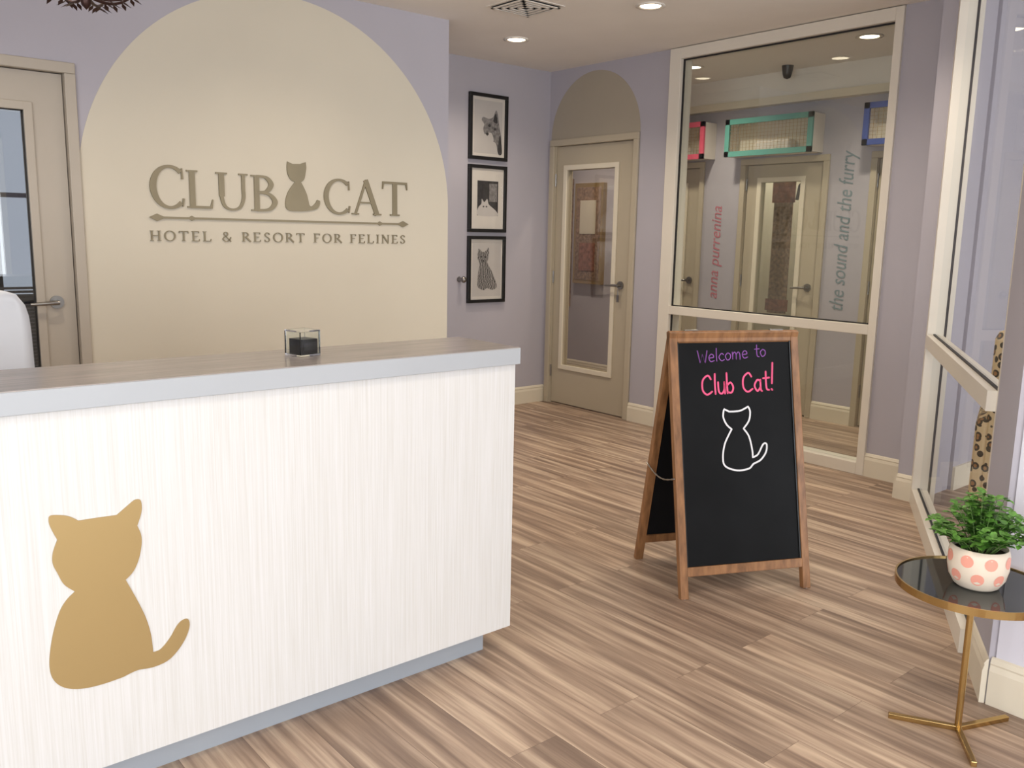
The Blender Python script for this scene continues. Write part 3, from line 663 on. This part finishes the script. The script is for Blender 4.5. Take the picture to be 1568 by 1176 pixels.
# ---------------------------------------------------------------- side table & plant
TC=Vector((2.56,0.958,0)); TZ=0.46; TR=0.210
w=B('side_table')
w.lathe((TC.x,TC.y,TZ),[(0,0),(TR-0.004,0),(TR-0.004,-0.006),(0,-0.006)],M_top,72,False)
w.lathe((TC.x,TC.y,TZ),[(TR-0.005,0.004),(TR,0.004),(TR,-0.018),(TR-0.005,-0.018),(TR-0.005,0.004)],M_brass,72,False)
w.lathe((TC.x,TC.y,TZ),[(0,-0.007),(TR-0.006,-0.007),(TR-0.006,-0.014),(0,-0.014)],M_brass,48,False)
w.tube([(TC.x,TC.y,0.012),(TC.x,TC.y,TZ-0.012)],0.0095,M_brass,16)
for px,py in((2.467,1.118),(2.740,0.887),(2.401,0.844)):
    d=Vector((px-TC.x,py-TC.y,0)).normalized()
    w.frame((TC.x,TC.y,0),d,(-d.y,d.x,0),(0,0,1)); w.box(0,0.19,-0.008,0.008,0.0,0.016,M_brass,0.002)
w.M=Matrix.Identity(4)
w.done()
PC=Vector((2.550,0.950,TZ+0.0005))
w=B('potted_plant')
w.lathe(PC,[(0,0),(0.052,0),(0.060,0.006),(0.074,0.03),(0.080,0.06),(0.079,0.10),(0.074,0.118),(0.071,0.118),(0.072,0.10),(0.070,0.09)],M_pot,48)
w.lathe(PC,[(0.071,0.100),(0,0.102)],M_soil,32)
def potr(z): 
    pr=[(0,0.052),(0.006,0.060),(0.03,0.074),(0.06,0.080),(0.10,0.079),(0.118,0.074)]
    for (a_,ra),(b2,rb) in zip(pr,pr[1:]):
        if a_<=z<=b2: return ra+(rb-ra)*(z-a_)/(b2-a_)
    return 0.07
for row,(zc,ph) in enumerate(((0.088,0.0),(0.040,0.5))):
    nd=8
    for i in range(nd):
        th=2*math.pi*(i+ph)/nd; R_=0.0175
        ring=[(zc+R_*math.sin(q*math.pi/8),th+R_*math.cos(q*math.pi/8)/0.079) for q in range(16)]
        allp=[(zc,th)]+ring
        V_=[(PC.x+(potr(z)+0.0008)*math.cos(a_),PC.y+(potr(z)+0.0008)*math.sin(a_),PC.z+z) for z,a_ in allp]
        w.add(V_,[(0,1+q,1+(q+1)%16) for q in range(16)],M_dot,True)
def leafat(p,d,up,L,W_):
    d=d.normalized(); s_=d.cross(up); 
    if s_.length<1e-3: s_=Vector((1,0,0))
    s_.normalize(); n_=s_.cross(d)
    P=[p,p+d*L*.3+s_*W_*.5+n_*L*.06,p+d*L*.7+s_*W_*.42+n_*L*.04,p+d*L-n_*L*.12,p+d*L*.7-s_*W_*.42+n_*L*.04,p+d*L*.3-s_*W_*.5+n_*L*.06,p+d*L*.5]
    w.add([tuple(q) for q in P],[(0,1,6),(1,2,6),(2,3,6),(3,4,6),(4,5,6),(5,0,6)],M_leaf,True)
for i in range(62):
    th=random.uniform(0,2*math.pi); lean=random.uniform(0.05,1.0)
    Ls=random.uniform(0.10,0.185)*(1.05-0.18*lean); base=PC+Vector((0.04*math.cos(th)*lean,0.04*math.sin(th)*lean,0.10))
    pts=[]
    for k in range(7):
        q=k/6; pts.append(base+Vector((math.cos(th)*lean*Ls*0.85*q,math.sin(th)*lean*Ls*0.85*q,Ls*(q-0.55*lean*q*q))))
    w.tube([tuple(p) for p in pts],[0.002-0.001*k/6 for k in range(7)],M_stem,5)
    for k in range(2,7):
        for j in range(3 if k<6 else 4):
            a_=random.uniform(0,2*math.pi); d=Vector((math.cos(a_),math.sin(a_),random.uniform(-0.2,0.6)))
            leafat(pts[k],d,Vector((0,0,1)),random.uniform(0.018,0.032),random.uniform(0.014,0.022))
w.done()

# ---------------------------------------------------------------- office chair behind the counter
w=B('office_chair'); cx_,cy_=0.42,3.45
def panel(w,cx,cy,z0,z1,wd_,thick,curv,mat):
    nx,nz=14,14; vs=[];fs=[]
    for side in(0,1):
        for j in range(nz+1):
            for i in range(nx+1):
                a_=i/nx*2-1; b2=j/nz*2-1
                sx=a_*math.sqrt(1-0.28*b2**6*abs(b2)); sz=b2*math.sqrt(1-0.12*a_**6)
                x=cx+sx*wd_/2; z=(z0+z1)/2+sz*(z1-z0)/2
                y=cy+curv*(a_*a_)*-1+ (thick if side else 0)*(1-0.6*max(abs(a_),abs(b2))**8)+0.10*(z-z0)
                vs.append((x,y,z))
    n=(nx+1)*(nz+1)
    for j in range(nz):
        for i in range(nx):
            q=j*(nx+1)+i; fs.append((q,q+1,q+nx+2,q+nx+1)); fs.append((n+q,n+q+nx+1,n+q+nx+2,n+q+1))
    bd=[i for i in range(nx+1)]+[(j+1)*(nx+1)-1 for j in range(1,nz+1)]+[nz*(nx+1)+i for i in range(nx-1,-1,-1)]+[j*(nx+1) for j in range(nz-1,0,-1)]
    for a_,b2 in zip(bd,bd[1:]+bd[:1]): fs.append((a_,b2,n+b2,n+a_))
    w.add(vs,fs,mat,True)
panel(w,cx_,cy_,0.62,1.20,0.50,0.04,0.05,M_steelw)
w.box(cx_-0.25,cx_+0.25,cy_-0.48,cy_-0.02,0.45,0.52,M_steelw,0.03)
w.tube([(cx_,cy_-0.22,0.45),(cx_,cy_-0.22,0.12)],0.028,M_metal,16)
w.tube([(cx_,cy_-0.02,0.47),(cx_,cy_+0.06,0.50),(cx_,cy_+0.07,0.75)],0.018,M_metal,10)
for i in range(5):
    a_=2*math.pi*i/5+0.3; ex,ey=cx_+0.28*math.cos(a_),cy_-0.22+0.28*math.sin(a_)
    w.tube([(cx_,cy_-0.22,0.12),(ex,ey,0.07)],[0.025,0.015],M_metal,10); w.tube([(ex-0.012,ey,0.028),(ex+0.012,ey,0.028)],0.028,M_darkpl,16)
for s_ in(-1,1):
    w.tube([(cx_+s_*0.24,cy_-0.1,0.5),(cx_+s_*0.28,cy_-0.1,0.7),(cx_+s_*0.28,cy_-0.35,0.7)],0.015,M_steelw,10)
w.done()

# ---------------------------------------------------------------- added chair shape standing in for the leopard-print figure in the glass
w=B('leopard_figure_standin')
w.M=Matrix.Translation((4.42,1.36,0))@Matrix.Rotation(math.radians(110),4,'Z')
w.box(-0.28,0.28,-0.3,0.24,0.24,0.46,M_leo,0.05)
w.box(-0.30,0.30,0.20,0.30,0.26,1.06,M_leo,0.045)
w.box(-0.34,-0.26,-0.28,0.28,0.24,0.66,M_leo,0.035); w.box(0.26,0.34,-0.28,0.28,0.24,0.66,M_leo,0.035)
w.box(-0.20,0.20,0.19,0.31,1.04,1.16,M_rug,0.05)
for x in(-0.28,0.28):
    for y in(-0.24,0.24): w.tube([(x,y,0.26),(x*1.05,y*1.05,0)],[0.022,0.014],M_wood,10)
w.done()

# ---------------------------------------------------------------- lights
def area(name,loc,rot,sx,sy,power,col):
    l=bpy.data.lights.new(name,'AREA'); l.shape='RECTANGLE'; l.size=sx; l.size_y=sy; l.energy=power; l.color=col
    o=bpy.data.objects.new(name,l); o.location=loc; o.rotation_euler=rot; scene.collection.objects.link(o); return o
area('daylight_front_window',(0.1,-2.75,1.4),(math.radians(90),0,0),4.2,2.2,118,(0.94,0.97,1.0))
area('daylight_left_window',(-2.75,0,1.45),(math.radians(90),0,math.radians(-90)),3.6,2.1,100,(0.95,0.97,1.0))
area('daylight_vestibule',(4.5,-2.75,1.5),(math.radians(90),0,0),3.0,2.3,110,(0.95,0.97,1.0))
for i,(x,y) in enumerate(DL):
    l=bpy.data.lights.new('downlight_lamp','SPOT'); l.energy=(46 if y>2 else 32) if x<5 else 62; l.color=(1.0,0.87,0.70); l.spot_size=math.radians(140); l.spot_blend=0.9; l.shadow_soft_size=0.06
    o=bpy.data.objects.new('downlight_lamp',l); o.location=(x,y,H-0.02); scene.collection.objects.link(o)
for i,(x,y,z,e) in enumerate([(0.5,5.8,2.3,12),(7.1,4.2,2.4,14),(7.1,3.0,2.4,10),(7.1,5.3,2.4,10)]):
    l=bpy.data.lights.new('room_lamp','POINT'); l.energy=e; l.shadow_soft_size=0.15; l.color=(1,0.93,0.82); o=bpy.data.objects.new('room_lamp',l); o.location=(x,y,z); scene.collection.objects.link(o)
wld=bpy.data.worlds.new('World'); scene.world=wld; wld.use_nodes=True
bg=wld.node_tree.nodes['Background']; bg.inputs[0].default_value=(0.88,0.94,1.0,1); bg.inputs[1].default_value=1.0

# ---------------------------------------------------------------- camera
R=[(0.7672,-0.6411,0.0201),(-0.0927,-0.1417,-0.9856),(0.6347,0.7543,-0.1681)]
cam=bpy.data.cameras.new('camera'); co=bpy.data.objects.new('camera',cam); scene.collection.objects.link(co)
r_=Vector(R[0]).normalized(); f_=Vector(R[2]).normalized(); up_=r_.cross(f_).normalized(); r_=f_.cross(up_)
m=Matrix.Identity(4)
for i in range(3): m[i][0]=r_[i]; m[i][1]=up_[i]; m[i][2]=-f_[i]
m[2][3]=1.42
co.matrix_world=m; cam.sensor_width=36; cam.sensor_fit='HORIZONTAL'; cam.lens=1346.4/1582*36; cam.clip_start=0.05; cam.clip_end=100
scene.camera=co
